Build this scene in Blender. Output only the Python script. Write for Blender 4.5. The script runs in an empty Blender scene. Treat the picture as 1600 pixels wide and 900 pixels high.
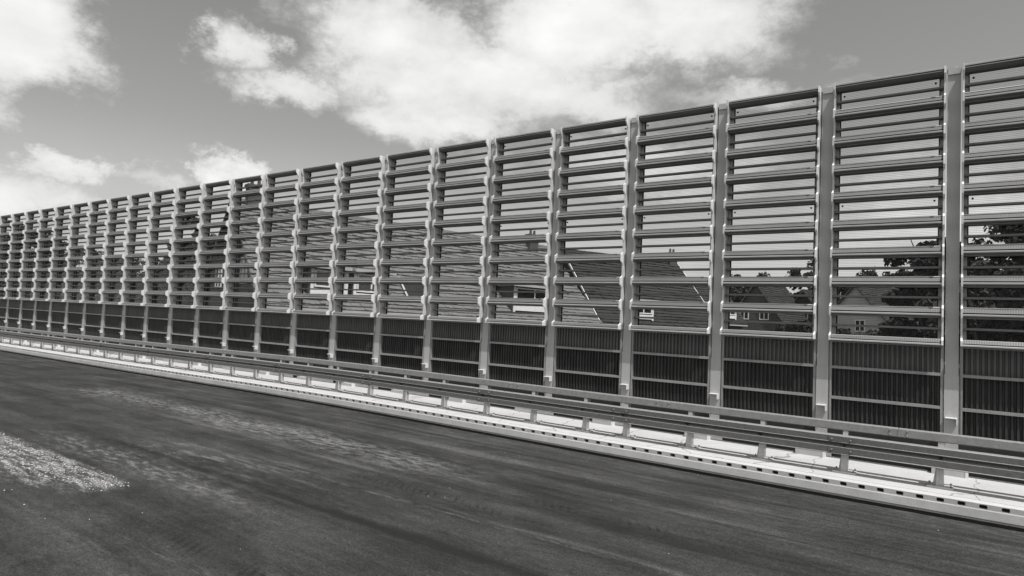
import bpy, math, random
import numpy as np
from mathutils import Vector, Matrix
rad = math.radians
random.seed(7)
C = bpy.context.scene.collection
SC = bpy.context.scene

# ------------------------------------------------------------------ camera
BAY = 2.0
cam = bpy.data.cameras.new('camera'); camo = bpy.data.objects.new('camera', cam); C.objects.link(camo)
cam.sensor_width = 36.0; cam.lens = 988.82 / 1600 * 36.0
cam.clip_start = 0.1; cam.clip_end = 6000
yaw, pitch, roll = -.6083, .0547, .048
fw = Vector((math.sin(yaw) * math.cos(pitch), math.cos(yaw) * math.cos(pitch), math.sin(pitch)))
rt = Vector((math.cos(yaw), -math.sin(yaw), 0)); up = rt.cross(fw)
r2 = rt * math.cos(roll) + up * math.sin(roll); u2 = up * math.cos(roll) - rt * math.sin(roll)
camo.matrix_world = Matrix(((r2.x, u2.x, -fw.x, -.0092), (r2.y, u2.y, -fw.y, -13.229), (r2.z, u2.z, -fw.z, 0.0), (0, 0, 0, 1)))
SC.camera = camo

# ------------------------------------------------------------------ sun and sky
SUN = Vector((.40, -.22, .89)).normalized()          # towards the sun
el = math.asin(SUN.z); az = math.atan2(SUN.x, SUN.y)
ld = bpy.data.lights.new('sun', 'SUN'); ld.energy = 4.2; ld.angle = rad(.55); ld.color = (1, .985, .96)
lo = bpy.data.objects.new('sun', ld); C.objects.link(lo); lo.location = (20, -20, 60)
lo.rotation_euler = (-SUN).to_track_quat('-Z', 'Y').to_euler()
SC.view_settings.view_transform = 'Standard'; SC.view_settings.look = 'None'
SC.cycles.max_bounces = 6; SC.cycles.diffuse_bounces = 3; SC.cycles.glossy_bounces = 3; SC.cycles.transparent_max_bounces = 16
SC.cycles.caustics_reflective = False; SC.cycles.caustics_refractive = False
SC.view_settings.exposure = 0.0; SC.view_settings.gamma = 1.0; SC.view_settings.use_curve_mapping = False

wd = bpy.data.worlds.new('World'); SC.world = wd; wd.use_nodes = True
NT = wd.node_tree; NT.nodes.clear()
def N(t, **kw):
    n = NT.nodes.new(t)
    for k, v in kw.items(): setattr(n, k, v)
    return n
def put(sock, v):
    if isinstance(v, bpy.types.NodeSocket): NT.links.new(v, sock)
    else: sock.default_value = v
def M(op, a, b=0.0, c=0.0):
    n = N('ShaderNodeMath', operation=op); put(n.inputs[0], a); put(n.inputs[1], b); put(n.inputs[2], c); return n.outputs[0]
def SS(x, a, b, o0=0.0, o1=1.0):
    n = N('ShaderNodeMapRange', interpolation_type='SMOOTHSTEP')
    put(n.inputs[0], x); put(n.inputs[1], a); put(n.inputs[2], b); put(n.inputs[3], o0); put(n.inputs[4], o1); return n.outputs[0]
tc = N('ShaderNodeTexCoord').outputs['Generated']
sx = N('ShaderNodeSeparateXYZ'); NT.links.new(tc, sx.inputs[0])
AZ = M('MULTIPLY', M('ARCTAN2', sx.outputs[0], sx.outputs[1]), 180 / math.pi)
EL = M('MULTIPLY', M('ARCSINE', sx.outputs[2]), 180 / math.pi)
def noise(vec, scale, detail, rough=.58, dist=0.0):
    n = N('ShaderNodeTexNoise'); NT.links.new(vec, n.inputs['Vector'])
    n.inputs['Scale'].default_value = scale; n.inputs['Detail'].default_value = detail
    n.inputs['Roughness'].default_value = rough; n.inputs['Distortion'].default_value = dist
    return n.outputs['Fac']
def vscale(vec, s, off=(0, 0, 0)):
    n = N('ShaderNodeMapping'); NT.links.new(vec, n.inputs[0]); n.inputs['Scale'].default_value = s; n.inputs['Location'].default_value = off
    return n.outputs[0]
sky = N('ShaderNodeTexSky', sky_type='NISHITA'); sky.sun_disc = False
sky.sun_elevation = el; sky.sun_rotation = az
sky.altitude = 100; sky.air_density = 1.0; sky.dust_density = 2.6; sky.ozone_density = 1.0
# black-and-white film look: a weighted grey of the sky's three channels
sc = N('ShaderNodeSeparateColor'); NT.links.new(sky.outputs[0], sc.inputs[0])
bw = M('ADD', M('MULTIPLY', sc.outputs[0], .55), M('ADD', M('MULTIPLY', sc.outputs[1], .35), M('MULTIPLY', sc.outputs[2], .10)))
wv = vscale(tc, (1, 1, 2.0))
n1 = noise(wv, 4.2, 6, .60, .35)
n2 = noise(vscale(tc, (1, 1, 1.6), (3.1, 1.7, .4)), 13.0, 4, .6, 0)
nn = M('ADD', M('MULTIPLY', M('SUBTRACT', n1, .5), 1.7), M('MULTIPLY', M('SUBTRACT', n2, .5), .75))
blobs = [(-75.6,18.6,5.4,5.2,1.1),(-75.5,13.0,4.2,2.8,.62),(-59.9,21.3,2.6,2.1,.66),(-45.8,23.4,8.6,4.0,1.),(-54.2,18.9,5.6,2.2,.85),(-38.1,20.9,14.4,4.0,1.),
         (-30.1,25.6,9.3,4.2,1.),(-42.5,17.6,8.5,2.1,.8),(-19.8,25.5,9.6,4.2,.95),(-28.0,19.6,8.9,3.0,.8),(-14.5,19.8,8.6,1.7,.6),(-7.4,22.1,1.7,1.2,.4),
         (-69.5,9.8,3.8,1.5,.9),(-73.2,7.4,6.0,2.4,.95),(-59.4,11.3,3.0,1.5,.95),(-64.5,9.2,3.8,1.6,.6),(-45,9,14,2.2,.35),(-24,13.5,17,4.2,.62),(-4,9,14,6,.6),(-52,10.5,6,1.6,.5)]
wn = N('ShaderNodeTexNoise'); NT.links.new(vscale(tc, (1, 1, 1.5), (2, 4, 6)), wn.inputs['Vector'])
wn.inputs['Scale'].default_value = 6.0; wn.inputs['Detail'].default_value = 7; wn.inputs['Roughness'].default_value = .68
ws = N('ShaderNodeSeparateColor'); NT.links.new(wn.outputs['Color'], ws.inputs[0])
AZW = M('ADD', AZ, M('MULTIPLY', M('SUBTRACT', ws.outputs[0], .5), 17.0)); ELW = M('ADD', EL, M('MULTIPLY', M('SUBTRACT', ws.outputs[1], .5), 9.0))
F = None
for a, e, ra, re, w in blobs:
    q = M('ADD', M('POWER', M('DIVIDE', M('SUBTRACT', AZW, a), ra), 2.0), M('POWER', M('DIVIDE', M('SUBTRACT', ELW, e), re), 2.0))
    g = M('MULTIPLY', M('EXPONENT', M('MULTIPLY', q, -.75)), w)
    F = g if F is None else M('MAXIMUM', F, g)
# the rest of the sky: the same kind of broken cumulus
n3 = noise(vscale(tc, (1, 1, 1.8), (7, 2, 5)), 2.2, 2, .5, 0)
gen = SS(n3, .42, .68, 0.0, 1.0)
inview = M('MULTIPLY', SS(M('ABSOLUTE', M('SUBTRACT', AZ, -37.0)), 42, 60, 1, 0), SS(EL, 30, 42, 1, 0))
F = M('ADD', M('MULTIPLY', F, inview), M('MULTIPLY', gen, M('SUBTRACT', 1.0, inview)))
dens = M('ADD', F, M('MULTIPLY', nn, .36))
cover = SS(dens, .26, .70)
thick = SS(dens, .40, 1.15)
shade = noise(vscale(tc, (1, 1, 2.4), (1, 5, 2)), 7.0, 3, .55, 0)
cb = M('ADD', M('MULTIPLY', thick, .26), M('ADD', .69, M('MULTIPLY', M('SUBTRACT', shade, .5), .38)))
STR = .10
grey = N('ShaderNodeMix', data_type='FLOAT')
cover = M('MAXIMUM', cover, SS(EL, 16, 0, 0.0, .80))
put(grey.inputs[0], cover); put(grey.inputs[2], M('MULTIPLY', bw, 1.55)); put(grey.inputs[3], M('DIVIDE', cb, STR))
tint = N('ShaderNodeCombineColor')
put(tint.inputs[0], grey.outputs[0]); put(tint.inputs[1], M('MULTIPLY', grey.outputs[0], .998)); put(tint.inputs[2], M('MULTIPLY', grey.outputs[0], .982))
bg = N('ShaderNodeBackground'); NT.links.new(tint.outputs[0], bg.inputs[0]); bg.inputs[1].default_value = STR
wd.cycles.sampling_method = 'MANUAL'; wd.cycles.sample_map_resolution = 256
wo = N('ShaderNodeOutputWorld'); NT.links.new(bg.outputs[0], wo.inputs[0])

# ------------------------------------------------------------------ materials (a black-and-white picture: greys)
def mat(name, v, rough=.6, metal=0.0, var=.15, scale=6.0, bump=0.0, bscale=60.0, stretch=(1, 1, 1), spec=.4, detail=6, grain=0.0, gscale=200.0):
    m = bpy.data.materials.new(name); m.use_nodes = True; t = m.node_tree
    p = t.nodes['Principled BSDF']; p.inputs['Roughness'].default_value = rough; p.inputs['Metallic'].default_value = metal
    p.inputs['Specular IOR Level'].default_value = spec
    co = t.nodes.new('ShaderNodeTexCoord'); mp = t.nodes.new('ShaderNodeMapping'); mp.inputs['Scale'].default_value = stretch
    geo = t.nodes.new('ShaderNodeNewGeometry'); t.links.new(geo.outputs['Position'], mp.inputs[0])
    nz = t.nodes.new('ShaderNodeTexNoise'); nz.inputs['Scale'].default_value = scale; nz.inputs['Detail'].default_value = detail; nz.inputs['Roughness'].default_value = .65
    t.links.new(mp.outputs[0], nz.inputs['Vector'])
    mr = t.nodes.new('ShaderNodeMapRange'); t.links.new(nz.outputs['Fac'], mr.inputs[0])
    mr.inputs[1].default_value = .25; mr.inputs[2].default_value = .75
    mr.inputs[3].default_value = v * (1 - var); mr.inputs[4].default_value = v * (1 + var)
    out = mr.outputs[0]
    if grain:
        g = t.nodes.new('ShaderNodeTexNoise'); g.inputs['Scale'].default_value = gscale; g.inputs['Detail'].default_value = 2
        t.links.new(geo.outputs['Position'], g.inputs['Vector'])
        a = t.nodes.new('ShaderNodeMapRange'); t.links.new(g.outputs['Fac'], a.inputs[0]); a.inputs[1].default_value = .3; a.inputs[2].default_value = .7
        a.inputs[3].default_value = 1 - grain; a.inputs[4].default_value = 1 + grain
        mu = t.nodes.new('ShaderNodeMath'); mu.operation = 'MULTIPLY'; t.links.new(out, mu.inputs[0]); t.links.new(a.outputs[0], mu.inputs[1]); out = mu.outputs[0]
    cc = t.nodes.new('ShaderNodeCombineColor')
    for i in range(3): t.links.new(out, cc.inputs[i])
    t.links.new(cc.outputs[0], p.inputs['Base Color'])
    if bump:
        b = t.nodes.new('ShaderNodeTexNoise'); b.inputs['Scale'].default_value = bscale; b.inputs['Detail'].default_value = 4
        t.links.new(geo.outputs['Position'], b.inputs['Vector'])
        bn = t.nodes.new('ShaderNodeBump'); bn.inputs['Strength'].default_value = bump; bn.inputs['Distance'].default_value = .02
        t.links.new(b.outputs['Fac'], bn.inputs['Height']); t.links.new(bn.outputs[0], p.inputs['Normal'])
    return m
MT = {}
MT['post'] = mat('post_paint', .40, .45, 0, .13, 2.2, stretch=(2.0, 1, .16), grain=.04, gscale=40)
MT['alu_lit'] = mat('aluminium_lit', .78, .4, 0.0, .06, 5)
MT['alu_shade'] = mat('aluminium_shaded', .58, .5, 0, .08, 5)
MT['beam'] = mat('beam_sheet', .15, .5, .1, .22, 2.6, stretch=(.35, 1, 2.2), detail=8)
MT['nose'] = mat('beam_nose', .42, .45, .1, .2, 3, stretch=(.5, 1, 2), detail=8)
MT['slat'] = mat('slat_bar', .20, .5, 0, .15, 6)
MT['frame'] = mat('panel_frame', .48, .45, .05, .14, 3, stretch=(1, 1, .3))
MT['rubber_and_shade'] = mat('seal_and_shade_black', .025, .7, 0, .2, 9)  # seals; also paints shade in grooves, slots and below the panels
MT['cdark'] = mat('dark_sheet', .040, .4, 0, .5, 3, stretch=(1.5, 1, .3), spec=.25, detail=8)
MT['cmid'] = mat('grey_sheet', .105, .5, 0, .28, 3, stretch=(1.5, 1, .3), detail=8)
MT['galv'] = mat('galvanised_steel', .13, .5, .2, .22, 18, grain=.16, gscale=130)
MT['galvlight'] = mat('galvanised_box_and_lit_lips', .29, .5, .2, .18, 12, grain=.16, gscale=90)
MT['gpost'] = mat('galvanised_post', .60, .5, .1, .15, 14)
MT['bolt'] = mat('bolt_steel', .42, .4, .5, .1, 20)
MT['plinth'] = mat('plinth_concrete', .42, .8, 0, .1, 4, bump=.2)
MT['white'] = mat('white_paint', .75, .5, 0, .06, 3)
MT['leaf'] = mat('foliage', .024, .7, 0, .5, .9, detail=3, spec=.1)
MT['leaf2'] = mat('foliage_pale', .045, .7, 0, .5, 1.2, detail=3, spec=.15)
MT['bark'] = mat('bark', .06, .9, 0, .3, 5)
MT['tile1'] = mat('roof_tile_grey', .145, .8, 0, .22, 1.6, grain=.2, gscale=12)
MT['tile2'] = mat('roof_tile_dark', .030, .9, 0, .25, 1.6, grain=.2, gscale=12)
MT['brick'] = mat('brick_wall', .075, .85, 0, .25, 5, grain=.2, gscale=25)
MT['darkwall'] = mat('dark_wall', .022, .85, 0, .25, 3)
MT['render'] = mat('pale_render', .42, .85, 0, .12, 1.0)
MT['glassdark'] = mat('dark_glazing', .02, .08, 0, .2, 1, spec=.6)
MT['ground'] = mat('meadow', .05, .95, 0, .4, .15)
MT['void'] = mat('edge_concrete', .06, .9, 0, .2, 2)
MT['pebble'] = mat('light_chippings', .62, .85, 0, .3, 30)

# ribbed face of the absorber beams
t = MT['beam'].node_tree; p = t.nodes['Principled BSDF']
geo = t.nodes.new('ShaderNodeNewGeometry'); sp = t.nodes.new('ShaderNodeSeparateXYZ'); t.links.new(geo.outputs['Position'], sp.inputs[0])
mm = t.nodes.new('ShaderNodeMath'); mm.operation = 'MULTIPLY'; mm.inputs[1].default_value = 2 * math.pi / .034; t.links.new(sp.outputs[0], mm.inputs[0])
sn = t.nodes.new('ShaderNodeMath'); sn.operation = 'SINE'; t.links.new(mm.outputs[0], sn.inputs[0])
bn = t.nodes.new('ShaderNodeBump'); bn.inputs['Strength'].default_value = .3; bn.inputs['Distance'].default_value = .0022
t.links.new(sn.outputs[0], bn.inputs['Height']); t.links.new(bn.outputs[0], p.inputs['Normal'])

# clear pane with fine dark bird-protection threads
m = bpy.data.materials.new('acrylic_pane'); m.use_nodes = True; t = m.node_tree; t.nodes.clear()
def tn(k): return t.nodes.new(k)
o = tn('ShaderNodeOutputMaterial'); tr = tn('ShaderNodeBsdfTransparent'); gl = tn('ShaderNodeBsdfGlossy'); gl.inputs['Roughness'].default_value = .02
lw = tn('ShaderNodeLayerWeight'); lw.inputs[0].default_value = .5
pw_ = tn('ShaderNodeMath'); pw_.operation = 'POWER'; pw_.inputs[1].default_value = 4.0; t.links.new(lw.outputs['Facing'], pw_.inputs[0])
fr = tn('ShaderNodeMath'); fr.operation = 'MULTIPLY_ADD'; fr.inputs[1].default_value = .35; fr.inputs[2].default_value = .009; t.links.new(pw_.outputs[0], fr.inputs[0])
mx = tn('ShaderNodeMixShader'); t.links.new(fr.outputs[0], mx.inputs[0]); t.links.new(tr.outputs[0], mx.inputs[1]); t.links.new(gl.outputs[0], mx.inputs[2])
tr.inputs[0].default_value = (.985, .985, .985, 1)
geo = tn('ShaderNodeNewGeometry'); sp = tn('ShaderNodeSeparateXYZ'); t.links.new(geo.outputs['Position'], sp.inputs[0])
a = tn('ShaderNodeMath'); a.operation = 'DIVIDE'; a.inputs[1].default_value = .030; t.links.new(sp.outputs[2], a.inputs[0])
b = tn('ShaderNodeMath'); b.operation = 'FRACT'; t.links.new(a.outputs[0], b.inputs[0])
c_ = tn('ShaderNodeMath'); c_.operation = 'LESS_THAN'; c_.inputs[1].default_value = .13; t.links.new(b.outputs[0], c_.inputs[0])
df = tn('ShaderNodeBsdfDiffuse'); df.inputs[0].default_value = (.03, .03, .03, 1)
c2 = tn('ShaderNodeMath'); c2.operation = 'MULTIPLY'; c2.inputs[1].default_value = .36; t.links.new(c_.outputs[0], c2.inputs[0])
m2 = tn('ShaderNodeMixShader'); t.links.new(c2.outputs[0], m2.inputs[0]); t.links.new(mx.outputs[0], m2.inputs[1]); t.links.new(df.outputs[0], m2.inputs[2])
t.links.new(m2.outputs[0], o.inputs[0]); MT['pane'] = m

# ------------------------------------------------------------------ mesh helpers
class MB:
    def __init__(s): s.v = []; s.f = []; s.mi = []
    def face(s, pts, mi=0):
        b = len(s.v); s.v += [tuple(q) for q in pts]; s.f.append(tuple(range(b, b + len(pts)))); s.mi.append(mi)
    def box(s, x0, x1, y0, y1, z0, z1, mi=0):
        b = len(s.v)
        s.v += [(x0, y0, z0), (x1, y0, z0), (x1, y1, z0), (x0, y1, z0), (x0, y0, z1), (x1, y0, z1), (x1, y1, z1), (x0, y1, z1)]
        for q in ((0, 3, 2, 1), (4, 5, 6, 7), (0, 1, 5, 4), (1, 2, 6, 5), (2, 3, 7, 6), (3, 0, 4, 7)):
            s.f.append(tuple(b + i for i in q)); s.mi.append(mi)
    def extrude_x(s, prof, xs, zoff=None, closed=True, caps=True, mis=None):
        """profile [(y,z)] swept along x"""
        b = len(s.v); n = len(prof)
        for x in xs:
            dz = zoff(x) if zoff else 0.0
            s.v += [(x, y, z + dz) for y, z in prof]
        for i in range(len(xs) - 1):
            for j in range(n if closed else n - 1):
                k = (j + 1) % n
                s.f.append((b + i * n + j, b + i * n + k, b + (i + 1) * n + k, b + (i + 1) * n + j)); s.mi.append(mis[j] if mis else 0)
        if caps and closed:
            s.f.append(tuple(b + j for j in range(n))[::-1]); s.mi.append(0)
            e = b + (len(xs) - 1) * n; s.f.append(tuple(e + j for j in range(n))); s.mi.append(0)
    def cyl(s, p0, p1, r0, r1, n=8):
        p0 = Vector(p0); p1 = Vector(p1); d = (p1 - p0).normalized()
        a = d.orthogonal().normalized(); c = d.cross(a); b = len(s.v)
        for p, r in ((p0, r0), (p1, r1)):
            for i in range(n):
                q = p + (a * math.cos(2 * math.pi * i / n) + c * math.sin(2 * math.pi * i / n)) * r; s.v.append(tuple(q))
        for i in range(n):
            k = (i + 1) % n; s.f.append((b + i, b + k, b + n + k, b + n + i)); s.mi.append(0)
        s.f.append(tuple(b + i for i in range(n))[::-1]); s.mi.append(0)
        s.f.append(tuple(b + n + i for i in range(n))); s.mi.append(0)
    def mesh(s, name, mats):
        me = bpy.data.meshes.new(name); me.from_pydata(s.v, [], s.f)
        if not isinstance(mats, (list, tuple)): mats = [mats]
        for q in mats: me.materials.append(MT[q])
        if len(mats) > 1: me.polygons.foreach_set('material_index', s.mi)
        me.update(); return me
def link(name, me, parent=None, loc=(0, 0, 0)):
    o = bpy.data.objects.new(name, me); C.objects.link(o); o.location = loc
    if parent: o.parent = parent
    return o
def tag(o, label=None, cat=None, group=None, kind=None):
    if label: o['label'] = label
    if cat: o['category'] = cat
    if group: o['group'] = group
    if kind: o['kind'] = kind
    return o
def bevel(o, w, seg=2):
    md = o.modifiers.new('bevel', 'BEVEL'); md.width = w; md.segments = seg; md.limit_method = 'ANGLE'; md.angle_limit = rad(40)

# ------------------------------------------------------------------ setting: ground, road, deck, kerb
def dz(x):
    v = .06 * math.exp(-((x + 13.5) / 7.0) ** 2)
    if x < -22: v -= .004 * (-22 - x)
    return v
ZD = -2.07; ZR = -2.355
g = MB(); g.face([(-3000, -3000, -8), (3000, -3000, -8), (3000, 3000, -8), (-3000, 3000, -8)])
tag(link('ground', g.mesh('ground', 'ground')), kind='structure')

# road sheet
xs = [-110, -80, -64] + [-60 + i for i in range(0, 66)] + [10, 20, 40]
r = MB()
prof = [(-34, ZR - .25), (-24, ZR - .1), (-14, ZR), (-9, ZR), (-6, ZR), (-4, ZR), (-2.545, ZR - .004), (-2.54, ZR - .02), (-2.54, ZR - .6), (-34, ZR - 1.2)]
r.extrude_x(prof, xs, dz)
m = bpy.data.materials.new('asphalt'); m.use_nodes = True; t = m.node_tree; MT['asphalt'] = m
pb = t.nodes['Principled BSDF']; pb.inputs['Specular IOR Level'].default_value = .25
def an(k, **kw):
    n = t.nodes.new(k)
    for a, v in kw.items(): setattr(n, a, v)
    return n
def aput(s, v):
    if isinstance(v, bpy.types.NodeSocket): t.links.new(v, s)
    else: s.default_value = v
def am(op, a, b=0.0, c=0.0):
    n = an('ShaderNodeMath', operation=op); aput(n.inputs[0], a); aput(n.inputs[1], b); aput(n.inputs[2], c); return n.outputs[0]
def ass(x, a, b, o0=0.0, o1=1.0):
    n = an('ShaderNodeMapRange', interpolation_type='SMOOTHSTEP')
    for i, v in enumerate((x, a, b, o0, o1)): aput(n.inputs[i], v)
    return n.outputs[0]
pos = an('ShaderNodeNewGeometry').outputs['Position']
sp = an('ShaderNodeSeparateXYZ'); t.links.new(pos, sp.inputs[0]); PX, PY = sp.outputs[0], sp.outputs[1]
def anoise(scale, detail, stretch=(1, 1, 1), off=(0, 0, 0), rough=.6, rot=0.0):
    mp = an('ShaderNodeMapping'); t.links.new(pos, mp.inputs[0]); mp.inputs['Scale'].default_value = stretch; mp.inputs['Location'].default_value = off
    mp.inputs['Rotation'].default_value = (0, 0, rot)
    n = an('ShaderNodeTexNoise'); t.links.new(mp.outputs[0], n.inputs['Vector'])
    n.inputs['Scale'].default_value = scale; n.inputs['Detail'].default_value = detail; n.inputs['Roughness'].default_value = rough
    return n.outputs['Fac']
streak = anoise(1.0, 8, (.10, 2.6, 1))                       # along the carriageway
streak2 = anoise(1.0, 7, (.22, 5.0, 1), (4, 9, 0), .65, rad(7))
blot = anoise(.55, 8, (1, 1.4, 1), (2, 3, 0))
fine = anoise(95, 3); fine2 = anoise(38, 3, (1, 1, 1), (5, 5, 5))
mid = anoise(7.0, 6, (.55, 1.6, 1), (1, 8, 0), .7)
v = am('ADD', .036, am('MULTIPLY', am('SUBTRACT', streak, .5), .062))
v = am('ADD', v, am('MULTIPLY', am('SUBTRACT', streak2, .5), .040))
v = am('ADD', v, am('MULTIPLY', am('SUBTRACT', blot, .5), .030))
v = am('ADD', v, am('MULTIPLY', am('SUBTRACT', mid, .5), .040))
# dusty lanes, pale skid lines and dark wheel tracks
thinr = anoise(2.2, 8, (.35, 2.4, 1), (4, 12, 0), .72)
tread = am('MULTIPLY', ass(am('SINE', am('ADD', am('MULTIPLY', PX, 52.0), am('MULTIPLY', PY, 30.0))), -.2, .6), ass(anoise(1.6, 5, (1, 1, 1), (1, 2, 9)), .38, .55))
wob = am('MULTIPLY', am('SUBTRACT', anoise(.5, 4, (1, .2, 1), (8, 1, 0)), .5), .5)
YW = am('ADD', PY, wob)
def lane(y, w, amp, src, lo, hi, x0=None, x1=None):
    k = am('MULTIPLY', ass(am('ABSOLUTE', am('SUBTRACT', YW, y)), 0.0, w, 1, 0), ass(src, lo, hi))
    if x0 is not None: k = am('MULTIPLY', k, am('MULTIPLY', ass(PX, x0 - 1.5, x0 + 1.5), ass(PX, x1 - 1.5, x1 + 1.5, 1, 0)))
    return am('MULTIPLY', k, amp)
for args in ((-5.55, .85, .110, mid, .38, .64, -19, -6.6), (-5.9, .30, .10, thinr, .50, .62, -12.5, -6.0), (-7.55, .5, .085, thinr, .50, .63, -11, -7), (-9.9, 1.2, .05, thinr, .56, .70, -8.5, -2), (-6.75, .16, -.022, tread, .3, .7, -6.6, -4.6), (-6.0, .18, -.018, tread, .3, .7, -4.4, -2.2), (-9.75, .2, -.02, tread, .3, .7, -6.4, -4.5), (-7.1, .10, .050, streak2, .40, .60, -9.5, 3), (-7.22, .05, .05, mid, .40, .62, -9.5, 3), (-8.12, .16, -.024, blot, .2, .6, -12, 4),
             (-6.35, .5, .050, streak2, .42, .66, -14, -6.5), (-5.15, .12, .030, streak, .40, .55, -7, 4), (-8.6, .5, .095, mid, .45, .66, -12.5, -7.6),
             (-7.9, .35, .06, mid, .5, .68, -11.5, -8.0), (-3.6, .9, .02, streak2, .4, .65), (-2.75, .35, .035, mid, .45, .7), (-4.4, .5, .02, streak, .45, .6)):
    v = am('ADD', v, lane(*args))
# speckle of the stone in the surface
grit = anoise(17, 5, (.8, 1.2, 1), (2, 7, 1), .75); patch = anoise(.9, 7, (.6, 1.3, 1), (12, 4, 0), .68)
v = am('MULTIPLY', v, ass(fine, .3, .72, .58, 1.48)); v = am('MULTIPLY', v, ass(fine2, .3, .7, .72, 1.30))
v = am('MULTIPLY', v, ass(grit, .28, .72, .82, 1.18)); v = am('MULTIPLY', v, ass(patch, .34, .66, .66, 1.30))
# spilt pale chippings / worn lime patch with a straight edge
edge = am('MULTIPLY', am('SUBTRACT', anoise(2.4, 8, (1, 1.8, 1), (3, 3, 0), .72), .5), 1.5)
edge2 = am('MULTIPLY', am('SUBTRACT', anoise(9, 5, (.6, 1.6, 1), (6, 1, 0), .7), .5), .22)
d1 = am('ADD', am('SUBTRACT', -9.12, PY), edge2)
low = am('SUBTRACT', -9.72, am('MULTIPLY', am('MINIMUM', am('ADD', PX, 9.0), 0.0), -.26))
dlo = am('ADD', am('SUBTRACT', PY, low), edge)
sm = am('MULTIPLY', ass(d1, -.04, .08), am('MULTIPLY', ass(dlo, -.22, .22), ass(am('ADD', PX, am('MULTIPLY', edge, .6)), -8.55, -8.95)))
thin = anoise(3.0, 7, (.5, 2.6, 1), (9, 2, 0), .7)
sm2 = am('MULTIPLY', sm, am('MULTIPLY', ass(fine2, .42, .56), ass(thin, .42, .56, .10, 1)))
mixv = an('ShaderNodeMix', data_type='FLOAT'); aput(mixv.inputs[0], sm2); aput(mixv.inputs[2], am('MAXIMUM', v, .014)); mixv.inputs[3].default_value = .36
cc = an('ShaderNodeCombineColor')
for i in range(3): t.links.new(mixv.outputs[0], cc.inputs[i])
t.links.new(cc.outputs[0], pb.inputs['Base Color'])
aput(pb.inputs['Roughness'], ass(streak, .3, .7, .68, .9))
bp = an('ShaderNodeBump'); bp.inputs['Strength'].default_value = .55; bp.inputs['Distance'].default_value = .012
aput(bp.inputs['Height'], am('ADD', fine, am('MULTIPLY', fine2, .8))); t.links.new(bp.outputs[0], pb.inputs['Normal'])
tag(link('road', r.mesh('road', 'asphalt')), kind='structure')

# concrete deck behind the kerb
m = mat('deck_concrete', .49, .85, 0, .13, 1.6, bump=.12, bscale=40, grain=.05, gscale=60); MT['deck'] = m
t = m.node_tree; pb = t.nodes['Principled BSDF']
src = pb.inputs['Base Color'].links[0].from_socket
pos = an('ShaderNodeNewGeometry').outputs['Position']
vo = an('ShaderNodeTexVoronoi', feature='DISTANCE_TO_EDGE'); vo.inputs['Scale'].default_value = .55
mp = an('ShaderNodeMapping'); t.links.new(pos, mp.inputs[0]); mp.inputs['Scale'].default_value = (1, .35, 1)
nz = an('ShaderNodeTexNoise'); nz.inputs['Scale'].default_value = 2.5; t.links.new(pos, nz.inputs['Vector'])
mv = an('ShaderNodeVectorMath', operation='MULTIPLY_ADD'); t.links.new(nz.outputs['Color'], mv.inputs[0]); mv.inputs[1].default_value = (.35, .35, 0); t.links.new(mp.outputs[0], mv.inputs[2])
t.links.new(mv.outputs[0], vo.inputs['Vector'])
crack = ass(vo.outputs['Distance'], .002, .007, .55, 1.0)
mc = an('ShaderNodeMix', data_type='RGBA', blend_type='MULTIPLY'); mc.inputs[0].default_value = 1.0
t.links.new(src, mc.inputs[6]); t.links.new(crack, mc.inputs[7]); t.links.new(mc.outputs[2], pb.inputs['Base Color'])
d = MB()
d.extrude_x([(-2.36, ZD - .030), (-1.95, ZD - .004), (-.95, ZD + .012), (-.95, ZD - .75), (-2.36, ZD - .75)], xs, dz)
tag(link('bridge_deck', d.mesh('bridge_deck', 'deck')), kind='structure')
d = MB(); d.extrude_x([(-.949, ZD + .010), (-.80, ZD + .010), (-.80, ZD - .5), (-.949, ZD - .5)], xs, dz)
tag(link('edge_trim', d.mesh('edge_trim', 'galv')), kind='structure')
d = MB(); d.box(-70, 40, -.949 + .003, .6, -3.3, -2.85)
tag(link('bridge_edge', d.mesh('bridge_edge', 'void')), kind='structure')

MT['gap_shade'] = mat('gap_shade', .006, 1.0, 0, .4, 8, spec=.03)
js = MB(); js.extrude_x([(-2.486, ZR - .02), (-2.486, ZR + .006), (-2.60, ZR + .006), (-2.66, ZR + .001), (-2.66, ZR - .02)], xs, dz)  # near-black strip added to paint the shaded gap at the kerb foot
tag(link('kerb_gap_shade', js.mesh('kerb_gap_shade', 'gap_shade')), kind='structure')
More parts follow.
